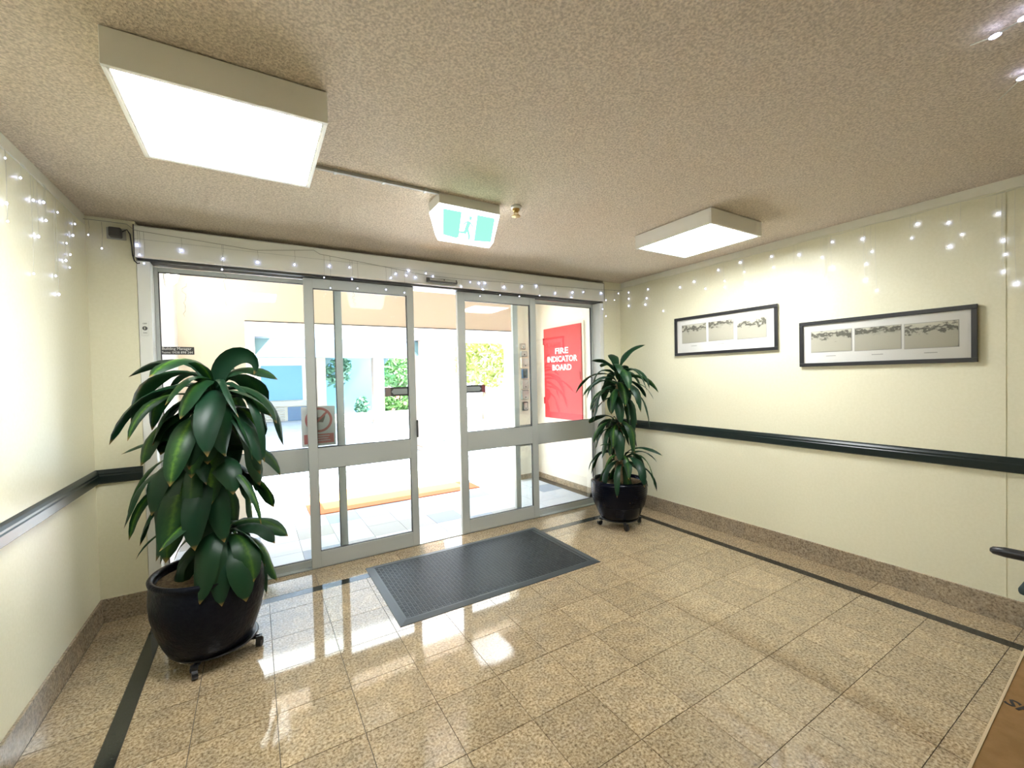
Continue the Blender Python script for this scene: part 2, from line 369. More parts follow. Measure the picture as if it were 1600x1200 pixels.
# stickers on the glass
def sticker_arrow(x0, x1, z0, z1, left, label):
    t = thing('door_sticker', label, 'sticker'); y = .0765
    box('backing', x0, x1, y, y+.0008, z0, z1, 'decal_dark', t)
    d = -1 if left else 1
    if left: xa, xb, xc = x0+.075, x1-.012, x0
    else: xa, xb, xc = x1-.06, x0+.004, x1
    bm = bmesh.new(); zc = (z0+z1)/2; h = (z1-z0)*.30
    pts = [(xb, y-.0006, zc-h), (xa, y-.0006, zc-h), (xa+d*.02, y-.0006, zc), (xa, y-.0006, zc+h), (xb, y-.0006, zc+h)]
    quadbox(bm, pts, [(p[0], y-.0001, p[2]) for p in pts]); bmesh.ops.recalc_face_normals(bm, faces=bm.faces); obj('arrow', bm, 'decal_grey', t)
    a, b = sorted((xa+d*.025, xc)); box('end_panel', a, b, y-.0006, y-.0001, z0, z1, 'decal_brown' if left else 'decal_red', t)
    return t
s1 = sticker_arrow(1.755, 1.958, 1.290, 1.366, True, 'grey arrow sticker on the left sliding door glass')
s2 = sticker_arrow(2.497, 2.690, 1.290, 1.362, False, 'grey and red arrow sticker on the right sliding door glass')
text('lettering', 'AUTO', .042, 'decal_grey', s2, frame_mtx((2.60, .0768, 1.392), (-1, 0, 0), (0, 0, 1)), .0004)
text('arrow_mark', '\u2192', .05, 'mat_yellow', s2, frame_mtx((2.72, .0765, 1.392), (1, 0, 0), (0, 0, 1)), .0003)
text('lettering', 'AUTO', .042, 'decal_grey', s1, frame_mtx((1.89, .0768, 1.385), (-1, 0, 0), (0, 0, 1)), .0004)
bmn = thing('manager_nameplate', 'small black nameplate with two white lines on the left side panel', 'sign')
box('plate', .296, .490, .1275, .1285, 1.632, 1.684, 'decal_dark', bmn)
text('lettering', 'Building Manager', .026, 'white_letter', bmn, frame_mtx((.396, .1268, 1.671), (1, 0, 0), (0, 0, 1)), .0004, .155)
text('lettering', 'Phone: 0438 898 244', .022, 'white_letter', bmn, frame_mtx((.396, .1268, 1.646), (1, 0, 0), (0, 0, 1)), .0004, .17)
# prohibition notice seen through the glass
ng = thing('prohibition_notice', 'white notice with a red ring and red text block on the left glass', 'notice'); y = .152
box('sheet', 1.135, 1.378, y, y+.001, .925, 1.235, 'sign_sheet', ng)
bm = bmesh.new(); n = 36; ro, ri = .098, .080; cxn, czn = 1.258, 1.128
for i in range(n):
    a, b = 2*PI*i/n, 2*PI*(i+1)/n
    bm.faces.new([bm.verts.new((cxn+r*math.cos(t), y-.0008, czn+r*math.sin(t))) for r, t in ((ro, a), (ro, b), (ri, b), (ri, a))])
obj('red_ring', bm, 'sign_red', ng)
bm = bmesh.new(); pts = [(-.06, -.02), (-.05, .02), (.02, .022), (.035, .05), (.05, .055), (.045, .02), (.03, -.02), (-.02, -.015), (-.03, -.05), (-.045, -.05)]
quadbox(bm, [(cxn+p, y-.0012, czn+q) for p, q in pts], [(cxn+p, y-.0002, czn+q) for p, q in pts]); bmesh.ops.recalc_face_normals(bm, faces=bm.faces); obj('pictogram', bm, 'decal_brown', ng)
bm = bmesh.new(); c = Vector((cxn, 0, czn)); a = Vector((math.cos(.8), 0, math.sin(.8))); b = Vector((-a.z, 0, a.x))
q = [c+a*.088+b*.008, c-a*.088+b*.008, c-a*.088-b*.008, c+a*.088-b*.008]
quadbox(bm, [(p.x, y-.0020, p.z) for p in q], [(p.x, y-.0013, p.z) for p in q]); bmesh.ops.recalc_face_normals(bm, faces=bm.faces); obj('slash', bm, 'sign_red', ng)
bm = bmesh.new(); boxbm(bm, 1.150, 1.364, y-.0010, y-.0001, .945, 1.018, .0); obj('text_block', bm, 'sign_red', ng)
for z_, wd in ((1.002, .15), (.984, .13), (.966, .16)): box('text_line', 1.258-wd/2, 1.258+wd/2, y-.0016, y-.0011, z_-.003, z_+.003, 'sign_sheet', ng)

# ------------------------------------------------------------------ ceiling fixtures
def fixture(label, x0, x1, y0, y1, zb):
    t = thing('ceiling_light', label, 'light', group='square ceiling lights'); e = .006
    for a in ((x0, x1, y0, y0+.012), (x0, x1, y1-.012, y1)): box('side_panel', *a, zb, H-.004, 'white_enamel', t, .002)
    for a in ((x0, x0+.012, y0+.012, y1-.012), (x1-.012, x1, y0+.012, y1-.012)): box('side_panel', *a, zb, H-.004, 'white_enamel', t, .002)
    box('base_plate', x0+.012, x1-.012, y0+.012, y1-.012, H-.02, H-.004, 'white_enamel', t)
    bm = bmesh.new()
    for a in ((x0+.0121, x1-.0121, y0+.0121, y0+.012+e), (x0+.0121, x1-.0121, y1-.012-e, y1-.0121), (x0+.0121, x0+.012+e, y0+.0125, y1-.0125), (x1-.012-e, x1-.0121, y0+.0125, y1-.0125)): boxbm(bm, *a, zb+.001, zb+.006)
    obj('lens_frame', bm, 'white_enamel', t)
    bm = bmesh.new(); n = 46; xa, xb, ya, yb = x0+.018, x1-.018, y0+.018, y1-.018         # ribbed lens
    rows = []
    for i in range(2*n+1):
        x = xa+(xb-xa)*i/(2*n); z = zb+.008-(.003 if i % 2 else 0)
        rows.append((bm.verts.new((x, ya, z)), bm.verts.new((x, yb, z))))
    for p, q in zip(rows, rows[1:]): bm.faces.new((p[0], p[1], q[1], q[0]))
    obj('ribbed_lens', bm, 'lens', t)
    return t
fixture('large square ceiling light nearest the left wall, beside the conduit', .488, 1.082, -1.868, -1.282, 2.338)
fixture('square ceiling light close to the right wall above the pictures', 3.265, 3.825, -1.875, -1.265, 2.350)
cd = thing('ceiling_conduit', 'thin grey conduit on the ceiling from left light to exit sign', 'conduit')
box('duct', 1.084, 1.725, -1.296, -1.276, 2.434, H-.0005, 'grey_louvre', cd, .003)
for x in (1.19, 1.42, 1.64): box('clip', x, x+.014, -1.301, -1.271, 2.431, H-.0005, 'alu', cd, .002)
# exit sign: ceiling box with V-shaped lit diffuser
ex = thing('exit_sign', 'green and white running man exit sign hanging from the ceiling', 'exit sign')
XA, XB, Y0, Y1, ZT, ZB = 1.727, 2.108, -1.285, -1.125, 2.392, 2.215
box('housing', XA, XB, Y0, Y1, ZT, H-.0005, 'white_plastic', ex, .003)
bm = bmesh.new(); ym = (Y0+Y1)/2
A = [(XA, Y0+.001, ZT), (XB, Y0+.001, ZT), (XB-.012, ym-.012, ZB+.03), (XB-.035, ym-.008, ZB), (XA+.022, ym-.008, ZB), (XA+.008, ym-.012, ZB+.03)]
B = [(p[0], 2*ym-p[1], p[2]) for p in A]
va = [bm.verts.new(p) for p in A]; vb = [bm.verts.new(p) for p in B]; bm.faces.new(va); bm.faces.new(vb[::-1])
for i in range(6): bm.faces.new((va[i], vb[i], vb[(i+1) % 6], va[(i+1) % 6]))
bmesh.ops.recalc_face_normals(bm, faces=bm.faces); obj('diffuser', bm, 'sign_white', ex)
def face_pt(u, v, off):   # u across 0..1, v down 0..1 on the slanted face towards the room
    top = Vector((XA, Y0+.001, ZT)); dn = Vector((0, ym-.0085-(Y0+.001), ZB-ZT)); nrm = Vector((0, dn.z, -dn.y)).normalized()
    return top + Vector(((XB-XA)*u, 0, 0)) + dn*v + nrm*off
def face_poly(name, pts, m, off=.0012):
    bm = bmesh.new(); quadbox(bm, [face_pt(u, v, .0002) for u, v in pts], [face_pt(u, v, off) for u, v in pts]); bmesh.ops.recalc_face_normals(bm, faces=bm.faces)
    return obj(name, bm, m, ex)
face_poly('green_panel', [(.07, .13), (.36, .13), (.36, .84), (.32, .88), (.11, .84)], 'sign_green')
face_poly('green_panel', [(.62, .13), (.92, .13), (.91, .84), (.62, .88)], 'sign_green')
man = [[(.47, .34), (.53, .36), (.50, .62), (.44, .60)], [(.495, .20), (.535, .20), (.535, .31), (.495, .31)], [(.45, .58), (.50, .60), (.47, .72), (.36, .72), (.36, .67), (.43, .66)], [(.47, .60), (.51, .58), (.545, .76), (.545, .88), (.52, .88), (.515, .77)], [(.50, .37), (.53, .38), (.58, .48), (.57, .51)], [(.45, .36), (.48, .36), (.42, .48), (.405, .46)]]
for poly in man: face_poly('running_figure', poly, 'sign_green')
sp = thing('fire_sprinkler', 'small brass sprinkler head with white cup right of the exit sign', 'sprinkler')
bm = bmesh.new(); lathe(bm, [(0, H-.0005), (.034, H-.0005), (.030, H-.012), (.016, H-.016), (0, H-.016)], 24, 2.205, -1.31); obj('escutcheon', bm, 'white_plastic', sp, True)
bm = bmesh.new(); lathe(bm, [(.0, H-.015), (.022, H-.015), (.020, H-.026), (.014, H-.030), (.014, H-.040), (0, H-.040)], 16, 2.205, -1.31)
for s in (-1, 1): tube(bm, [(2.205+s*.009, -1.31, H-.028), (2.205+s*.015, -1.31, H-.042), (2.205+s*.004, -1.31, H-.056)], .0028)
obj('sprinkler_body', bm, 'brass', sp)
bm = bmesh.new(); lathe(bm, [(0, H-.055), (.026, H-.056), (.026, H-.060), (0, H-.062)], 16, 2.205, -1.31); obj('deflector', bm, 'brass', sp)

# ------------------------------------------------------------------ pictures
def picture(label, y0, y1, z0, z1, ph, pz, seeds, f=.026):
    t = thing('framed_picture', label, 'picture', group='long framed picture triptychs on the right wall'); xw = W-.0045
    box('backing', xw-.010, xw, y0+.004, y1-.004, z0+.004, z1-.004, 'mount', t)
    for a in ((y0, y1, z0, z0+f), (y0, y1, z1-f, z1)): box('frame_bar', xw-.024, xw-.0101, *a, 'frame_black', t, .002)
    for a in ((y0, y0+f, z0+f, z1-f), (y1-f, y1, z0+f, z1-f)): box('frame_bar', xw-.024, xw-.0101, *a, 'frame_black', t, .002)
    for i, ((a, b), (c, d)) in enumerate(zip(ph, pz)):
        pbd = box('photo_border', xw-.0112, xw-.0101, a-.004, b+.004, c-.004, d+.004, 'caption', t)
        box('photograph', xw-.0124, xw-.0112, a, b, c, d, photo_material('photo_%d' % seeds[i], seeds[i], (.62, .70, .56)[i]), pbd)
        box('caption', xw-.0108, xw-.0101, (a+b)/2-.03, (a+b)/2+.03, c-.034, c-.029, 'caption', t)
    box('glass', xw-.0165, xw-.0150, y0+f-.002, y1-f+.002, z0+f-.002, z1-f+.002, 'picture_glass', t)
picture('black framed row of three old photographs nearer the glass doors', -1.697, -.738, 1.594, 1.957, [(-1.070, -.820), (-1.330, -1.098), (-1.605, -1.366)], [(1.712, 1.880), (1.712, 1.880), (1.706, 1.868)], (1, 2, 3))
picture('black framed row of three old photographs farther from the glass doors', -2.780, -1.852, 1.455, 1.786, [(-2.176, -1.930), (-2.440, -2.198), (-2.700, -2.460)], [(1.560, 1.708), (1.556, 1.706), (1.552, 1.704)], (4, 5, 6))

# ------------------------------------------------------------------ mat
mt = thing('entrance_mat', 'dark grey rubber entrance mat with woven texture inside the doors', 'doormat')
X0, X1, MY0, MY1 = 1.515, 3.060, -1.052, -.146
bm = bmesh.new(); bw = .055
o = [(X0, MY0), (X1, MY0), (X1, MY1), (X0, MY1)]; i1 = [(X0+bw*.8, MY0+bw*.8), (X1-bw*.8, MY0+bw*.8), (X1-bw*.8, MY1-bw*.8), (X0+bw*.8, MY1-bw*.8)]; i2 = [(X0+bw, MY0+bw), (X1-bw, MY0+bw), (X1-bw, MY1-bw), (X0+bw, MY1-bw)]
loops = [[bm.verts.new((*p, z)) for p in q] for q, z in ((o, .0004), (o, .003), (i1, .009), (i2, .009), (i2, .0055))]
for a, b in zip(loops, loops[1:]):
    for i in range(4): bm.faces.new((a[i], a[(i+1) % 4], b[(i+1) % 4], b[i]))
bm.faces.new(loops[-1]); bm.faces.new(loops[0][::-1]); obj('border', bm, 'rubber_border', mt)
verts, faces = [], []; cell = .0262; nx = int((X1-X0-2*bw)/cell); ny = int((MY1-MY0-2*bw)/cell)
for i in range(nx):
    for j in range(ny):
        for k in range(3):
            if (i+j) % 2: ax, bx_, ay, by = .1, .9, .08+.31*k, .30+.31*k
            else: ax, bx_, ay, by = .08+.31*k, .30+.31*k, .1, .9
            x0 = X0+bw+(i+ax)*cell; x1 = X0+bw+(i+bx_)*cell; y0 = MY0+bw+(j+ay)*cell; y1 = MY0+bw+(j+by)*cell; s = len(verts)
            verts += [(x0, y0, .0055), (x1, y0, .0055), (x1, y1, .0055), (x0, y1, .0055), (x0+.001, y0+.001, .0085), (x1-.001, y0+.001, .0085), (x1-.001, y1-.001, .0085), (x0+.001, y1-.001, .0085)]
            faces += [(s+4, s+5, s+6, s+7), (s, s+1, s+5, s+4), (s+1, s+2, s+6, s+5), (s+2, s+3, s+7, s+6), (s+3, s, s+4, s+7)]
me = bpy.data.meshes.new('woven_ribs'); me.from_pydata(verts, [], faces); me.materials.append(M['rubber']); wo = bpy.data.objects.new('woven_ribs', me); C.objects.link(wo); wo.parent = mt; wo['kind'] = 'stuff'

# ------------------------------------------------------------------ plants
def leaf(parent, base, az, a0, length, width, droop, curl=0, seg=11, power=1.15, sway=0.0, roll0=0.0, low=-1.42):
    bm = bmesh.new(); uvl = bm.loops.layers.uv.new('UVMap'); p = Vector(base); rows = []
    for i in range(seg+1):
        t = i/seg; e = max(a0 - droop*t**power, low+.12*math.sin(az*7+t*5)); a = az + sway*t + .18*math.sin(t*6+az*3)*t
        d = Vector((math.cos(a)*math.cos(e), math.sin(a)*math.cos(e), math.sin(e)))
        s = Vector((-math.sin(a), math.cos(a), 0)); roll = roll0 + curl*t
        n = d.cross(s) * -1; n = s.cross(d); s2 = s*math.cos(roll) + n*math.sin(roll); n2 = s2.cross(d)
        prof = (.26 + .74*math.sin(PI/2*min(t/.58, 1))**1.3) if t < .58 else max(0, math.cos((t-.58)/.42*PI/2))**.62
        wd = width*max(prof, .015)/2; wob = .009*math.sin(t*14+az*5)*(1-t)
        if not (n2.z > 0 or abs(n2.z) < .2): pass
        rows.append([p + s2*wd*1.0 + n2*(wd*.35+wob), p + s2*wd*.5 + n2*(wd*.10), p.copy(), p - s2*wd*.5 + n2*(wd*.10), p - s2*wd*1.0 + n2*(wd*.35-wob)])
        p = p + d*(length/seg)
    vr = [[bm.verts.new(q) for q in r] for r in rows]
    for i in range(seg):
        for k in range(4):
            f = bm.faces.new((vr[i][k], vr[i][k+1], vr[i+1][k+1], vr[i+1][k]))
            for lp, (uu, vv) in zip(f.loops, ((k, i), (k+1, i), (k+1, i+1), (k, i+1))): lp[uvl].uv = (uu/4, vv/seg)
    return obj('leaf', bm, 'leaf', parent, True)
def rosette(parent, c, n, L, wd, rise, seed, spread=(.2, 1.25), pw=(.45, .80)):
    rnd = random.Random(seed); ga = 2.39996; off = rnd.random()*6
    for i in range(n):
        az = off + i*ga + rnd.uniform(-.45, .45); f = i/(n-1)
        a0 = spread[1] + (spread[0]-spread[1])*f + rnd.uniform(-.3, .3)
        ln = L*(.72+.34*math.sin(PI*(.25+.6*f)))*rnd.uniform(.72, 1.18)
        dr = (2.15 + .75*(1-f))*rnd.uniform(.85, 1.15) if f > .1 else rnd.uniform(1.6, 2.3)
        z = c[2] + rise*(.5-f); thin = rnd.random() < .18
        if thin: ln *= 1.15; dr *= .8
        leaf(parent, (c[0]+.012*math.cos(az), c[1]+.012*math.sin(az), z), az, a0, ln, wd*(rnd.uniform(.25, .4) if thin else rnd.uniform(.75, 1.2)), dr, rnd.uniform(-1.8, 1.8) if thin else rnd.uniform(-.8, .8), 11, rnd.uniform(*pw), rnd.uniform(-.6, .6))
def pot(parent, cx, cy, z0, prof, m):
    bm = bmesh.new(); lathe(bm, [(r, z0+z) for r, z in prof], 56, cx, cy); return obj('pot', bm, m, parent, True)
def caddy(label, cx, cy, rot, r):
    t = thing('plant_caddy', label, 'plant stand', group='wheeled plant stands under the pots')
    bm = bmesh.new(); lathe(bm, [(0, .062), (r, .062), (r+.012, .066), (r+.016, .070), (r+.012, .0740), (r+.004, .0740), (0, .0740)], 40, cx, cy); obj('tray', bm, 'black_plastic', t, True)
    for k in range(4):
        a = rot + k*PI/2; px, py = cx+(r+.03)*math.cos(a), cy+(r+.03)*math.sin(a)
        bm = bmesh.new(); boxbm(bm, px-.016, px+.016, py-.016, py+.016, .040, .063, .003); fk = obj('caster_fork', bm, 'chrome' if k == 3 else 'black_plastic', t)
        bm = bmesh.new(); tube(bm, [(cx+.6*r*math.cos(a), cy+.6*r*math.sin(a), .056), (px, py, .056)], .012, 8); obj('arm', bm, 'black_plastic', t)
        b = a + .6 + k; bm = bmesh.new()
        bmesh.ops.create_cone(bm, cap_ends=True, segments=18, radius1=.024, radius2=.024, depth=.024, matrix=Matrix.Translation((px+.006*math.cos(b), py+.006*math.sin(b), .0245)) @ Matrix.Rotation(b, 4, 'Z') @ Matrix.Rotation(PI/2, 4, 'X'))
        obj('wheel', bm, 'black_plastic', fk)
    return t
def cane(parent, pts, rads):
    bm = bmesh.new(); P = []; Rr = []
    for (a, b), (ra, rb) in zip(zip(pts, pts[1:]), zip(rads, rads[1:])):
        for k in range(8):
            t = k/8; P.append(Vector(a).lerp(Vector(b), t)); Rr.append((ra+(rb-ra)*t)*(1.06 if k % 2 else .97))
    P.append(Vector(pts[-1])); Rr.append(rads[-1]); tube(bm, P, .02, 12, Rr); return obj('cane', bm, 'cane', parent, True)
# left plant
LX, LY = .600, -.735
caddy('black wheeled plant stand under the left pot', LX+.02, LY+.01, -1.95, .180)
pl = thing('potted_plant', 'big drooping corn plant in a dark dimpled pot by the left wall', 'plant')
pot(pl, LX, LY, .0745, [(0, 0), (.165, 0), (.185, .008), (.205, .05), (.232, .13), (.249, .21), (.254, .28), (.250, .34), (.246, .362), (.252, .374), (.254, .386), (.246, .396), (.232, .394), (.226, .380), (.226, .345), (0, .345)], 'pot_dimple')
bm = bmesh.new(); lathe(bm, [(0, .448), (.10, .446), (.19, .438), (.223, .430)], 32, LX, LY); obj('soil', bm, 'soil', pl, True)
cane(pl, [(LX+.02, LY, .43), (LX+.035, LY+.01, .8), (LX+.05, LY, 1.30)], [.034, .028, .022])
cane(pl, [(LX-.03, LY+.05, .43), (LX-.02, LY+.04, .7), (LX, LY+.03, .98)], [.030, .026, .022])
cane(pl, [(LX+.06, LY-.03, .43), (LX+.07, LY-.04, .60)], [.030, .024])
rosette(pl, (LX+.05, LY, 1.32), 48, .48, .116, .22, 3, (.30, 1.15))
rosette(pl, (LX, LY+.02, .965), 30, .46, .116, .13, 11, (.15, 1.0))
rosette(pl, (LX+.075, LY-.04, .62), 24, .38, .110, .09, 5, (.20, 1.0))
leaf(pl, (LX+.06, LY-.01, 1.34), -.35, 1.55, .46, .10, 4.2, .3, 18, 2.2, 0, .95, -3.0)
leaf(pl, (LX+.07, LY-.05, .63), 2.95, .75, .46, .040, 2.1, .2, 14, 1.1)
# right plant
RX, RY = 3.785, -.530
caddy('black wheeled plant stand under the right pot', RX, RY, -2.05, .165)
pr = thing('potted_plant', 'slim three-tiered corn plant in a ribbed black pot beside the right wall', 'plant')
prof = [(0, 0), (.165, 0), (.180, .008), (.200, .05), (.220, .10)]
for k in range(12):
    z = .13+k*.018; r = .229+.030*math.sin(min(1, (k+1)/9)*PI/2); prof += [(r, z), (r+.003, z+.006), (r+.003, z+.012)]
prof += [(.250, .352), (.240, .362), (.226, .360), (.220, .345), (.220, .325), (0, .325)]
pot(pr, RX, RY, .0745, prof, 'pot_glaze')
bm = bmesh.new(); lathe(bm, [(0, .420), (.10, .418), (.19, .412), (.218, .406)], 32, RX, RY); obj('soil', bm, 'soil', pr, True)
cane(pr, [(RX+.01, RY, .41), (RX+.03, RY, .8), (RX+.015, RY, 1.34)], [.036, .032, .026])
cane(pr, [(RX-.04, RY-.03, .41), (RX-.045, RY-.03, .95)], [.028, .022])
cane(pr, [(RX-.02, RY-.06, .41), (RX-.01, RY-.07, .62)], [.028, .024])
rosette(pr, (RX+.015, RY, 1.32), 40, .45, .082, .22, 21, (.10, 1.40), (.60, 1.0))
rosette(pr, (RX-.045, RY-.03, .95), 20, .35, .080, .10, 8, (.05, .9), (.55, .95))
rosette(pr, (RX-.01, RY-.07, .62), 26, .42, .074, .10, 14, (.20, 1.1), (.65, 1.05))

# ------------------------------------------------------------------ string lights
def string(name, label, bulbs, wire_pts, top, m='wire_clear', r=.0042, extra=()):
    t = thing(name, label, 'string lights'); bm = bmesh.new(); tube(bm, wire_pts, .0014, 5)
    for b in bulbs:
        tp = top(b); mid = Vector(tp).lerp(Vector(b), .5) + Vector((.004 if abs(b[1]+.045) < .01 else 0, .005 if abs(b[1]+.045) > .01 else 0, 0))
        if tp[2]-b[2] > .01: tube(bm, [tp, mid, (b[0], b[1], b[2]+.004)], .0006, 4)
    for e in extra: tube(bm, e, .0012, 4)
    obj('wire', bm, m, t)
    proto = None
    for k, b in enumerate(bulbs):
        if proto is None:
            bm = bmesh.new(); bmesh.ops.create_uvsphere(bm, u_segments=8, v_segments=6, radius=r); proto = obj('bulb', bm, 'led', t, True); q = proto
        else:
            q = proto.copy(); C.objects.link(q); q.parent = t
        q.location = b; s = .75+.5*((k*37) % 11)/10; q.scale = (s, s, s*1.2)
    return t
RB = [(4.376, -0.138, 2.322), (4.376, -0.137, 2.255), (4.376, -0.135, 2.177), (4.376, -0.405, 2.309), (4.376, -0.386, 2.219), (4.376, -0.367, 2.155), (4.376, -0.595, 2.055), (4.376, -0.795, 2.256), (4.376, -0.95, 2.279), (4.376, -1.067, 2.191), (4.376, -1.195, 2.332), (4.376, -1.253, 2.223), (4.376, -1.253, 2.17), (4.376, -1.393, 2.352), (4.376, -1.429, 2.264), (4.376, -1.435, 2.176), (4.376, -1.422, 2.013), (4.376, -1.662, 2.248), (4.376, -1.648, 2.338), (4.376, -1.848, 2.301), (4.376, -1.82, 2.153), (4.376, -2.001, 2.244), (4.376, -2.015, 2.079), (4.376, -2.065, 2.337), (4.376, -2.064, 2.156), (4.376, -2.039, 1.991), (4.376, -2.027, 1.907), (4.376, -2.241, 2.308), (4.376, -2.292, 2.209), (4.376, -2.261, 2.136), (4.376, -2.254, 2.03), (4.376, -2.318, 1.949), (4.376, -2.52, 2.32), (4.376, -2.493, 2.241), (4.376, -2.658, 2.284), (4.376, -2.663, 2.143), (4.376, -2.715, 2.199), (4.376, -2.855, 2.271), (4.376, -2.876, 2.12), (4.376, -2.883, 2.041), (4.376, -2.876, 1.949), (4.376, -2.922, 1.873)]
LB = [(0.012, -0.991, 2.349), (0.012, -0.863, 2.323), (0.012, -0.997, 2.168), (0.012, -0.994, 2.098), (0.012, -0.746, 2.271), (0.012, -0.634, 2.302), (0.012, -0.465, 2.312), (0.012, -0.614, 2.224), (0.012, -0.708, 2.121), (0.012, -0.221, 2.331), (0.012, -0.259, 2.257), (0.012, -0.359, 2.187), (0.012, -0.31, 2.14), (0.012, -0.379, 2.092), (0.012, -0.328, 2.067), (0.012, -0.525, 1.981), (0.012, -0.494, 1.896), (0.012, -0.773, 1.938)]
HB = [(0.023, -0.045, 2.325), (0.08, -0.045, 2.253), (0.241, -0.045, 2.297), (0.251, -0.045, 2.237), (0.271, -0.045, 2.186), (0.457, -0.045, 2.292), (0.679, -0.045, 2.266), (0.672, -0.045, 2.192), (0.877, -0.045, 2.266), (1.107, -0.045, 2.275), (1.342, -0.045, 2.294), (1.483, -0.045, 2.298), (1.301, -0.045, 2.201), (1.5, -0.045, 2.208), (1.343, -0.045, 2.127), (1.539, -0.045, 2.14), (1.757, -0.045, 2.15), (1.8, -0.045, 2.25), (1.841, -0.045, 2.286), (1.949, -0.045, 2.322), (1.927, -0.045, 2.282), (2.002, -0.045, 2.273), (2.095, -0.045, 2.316), (2.156, -0.045, 2.297), (1.906, -0.045, 2.138), (2.505, -0.045, 2.281), (2.594, -0.045, 2.279), (2.653, -0.045, 2.285), (2.417, -0.045, 2.235), (2.629, -0.045, 2.227), (2.854, -0.045, 2.266), (3.052, -0.045, 2.291), (3.219, -0.045, 2.311), (2.598, -0.045, 2.163), (2.806, -0.045, 2.189), (3.017, -0.045, 2.193), (3.251, -0.045, 2.217), (3.448, -0.045, 2.258), (3.67, -0.045, 2.285), (3.816, -0.045, 2.301), (3.652, -0.045, 2.229), (4.066, -0.045, 2.308), (4.318, -0.045, 2.325), (4.13, -0.045, 2.237), (4.255, -0.045, 2.248), (4.078, -0.045, 2.137), (4.125, -0.045, 2.063)]
HW = [(0.871, -0.045, 2.346), (1.236, -0.045, 2.395), (1.278, -0.045, 2.372), (1.938, -0.045, 2.315), (2.091, -0.045, 2.299), (2.413, -0.045, 2.298), (2.939, -0.045, 2.313), (3.977, -0.045, 2.342)]
string('fairy_light_string', 'icicle fairy lights hanging along the top of the right wall', RB, [(W-.012, -3.5+.1*i, 2.385+.006*math.sin(i*1.7)) for i in range(35)], lambda b: (b[0], b[1]+.004, 2.385))
string('fairy_light_string', 'icicle fairy lights hanging along the top of the left wall', LB, [(.009, -2.4+.1*i, 2.385+.006*math.sin(i*1.7)) for i in range(24)], lambda b: (b[0], b[1]+.004, 2.385))
def htop(b):
    pts = [(0.0, -.065, 2.41), (.20, -.065, 2.41), (.23, -.045, 2.385)] + HW + [(4.38, -.045, 2.36)]
    for p, q in zip(pts, pts[1:]):
        if p[0] <= b[0] <= q[0]:
            z = p[2]+(q[2]-p[2])*(b[0]-p[0])/(q[0]-p[0]); return (b[0]+.003, -.045, max(z, b[2]+.005))
    return (b[0], -.045, b[2]+.02)
def tangle(x, z0, z1, seed):
    rnd = random.Random(seed); n = 12
    return [(x+rnd.uniform(-.014, .014), -.02+.1*min(1, i/3), z0+(z1-z0)*i/n) for i in range(n+1)]
string('fairy_light_string', 'icicle fairy lights draped across the grey door header', HB, [(.008, -.065, 2.41), (.12, -.070, 2.41), (.20, -.065, 2.41), (.23, -.045, 2.385)] + HW + [(4.38, -.045, 2.36)], htop, 'wire_dark', .0040,
       [tangle(.68, 2.22, 1.97, 1)[:1] + [(p[0], .055, p[2]) for p in tangle(.68, 2.19, 1.97, 1)], [(p[0], .055, p[2]) for p in tangle(.455, 2.10, 1.88, 2)], [(p[0], .050, p[2]) for p in tangle(1.53, 2.14, 2.02, 3)]])
nb = [(2.767, -3.139, 2.423), (2.742, -3.200, 2.423), (3.139, -3.134, 2.427)]
t = thing('fairy_light_string', 'white fairy light bulbs taped to the ceiling at the upper right', 'string lights')
bm = bmesh.new(); tube(bm, [(2.80, -3.08, H-.003), nb[0], nb[1], (2.70, -3.30, 2.43), (2.74, -3.45, H-.003)], .0016, 5); tube(bm, [(2.95, -3.30, H-.003), nb[2], (3.3, -3.05, H-.003)], .0014, 5); obj('wire', bm, 'wire_clear', t)
for b in nb:
    bm = bmesh.new(); bmesh.ops.create_uvsphere(bm, u_segments=10, v_segments=8, radius=.008); q = obj('bulb', bm, 'led', t, True); q.location = b; q.scale = (.8, 1.7, .8)

# ------------------------------------------------------------------ cardboard box and chair at the right edge
cb = thing('cardboard_box', 'brown cardboard box with black print at the lower right edge', 'box'); cb.location = (2.305, -3.178, 0); cb.rotation_euler[2] = .039
box('carton', -.10, .95, -.46, 0, 0, .446, 'cardboard', cb, .003)
box('flap', -.098, .948, -.235, -.002, .4462, .450, 'cardboard', cb); box('flap', -.098, .948, -.458, -.239, .4462, .450, 'cardboard', cb)
box('flap_edge', -.10, .95, -.003, .003, .443, .4515, 'cardboard_edge', cb)
box('tape_strip', -.098, .948, -.262, -.212, .4501, .4508, 'cardboard_edge', cb)
text('print', 'HS', .055, 'ink', cb, frame_mtx((.385, -.040, .4503), (.35, .94, 0), (-.94, .35, 0)), .0003, None, .001)
text('print', 'HS', .055, 'ink', cb, frame_mtx((.30, .0006, .22), (-1, 0, 0), (0, 0, 1)), .0003)
ch = thing('armchair', 'black armchair with padded armrest at the right edge of the picture', 'chair')
def pad(name, x0, x1, y0, y1, z0, z1, m, bev): return box(name, x0, x1, y0, y1, z0, z1, m, ch, bev)
sx0, sx1, sy0, sy1 = 3.715, 4.235, -3.53, -3.03
bm = bmesh.new(); boxbm(bm, sx0, sx1, sy0, sy1, .410, .450, .014); obj('seat', bm, 'fabric_teal', ch, True)
bm = bmesh.new(); boxbm(bm, sx0+.02, sx1-.02, sy0-.05, sy0+.005, .52, .92, .018); obj('backrest', bm, 'fabric_teal', ch, True)
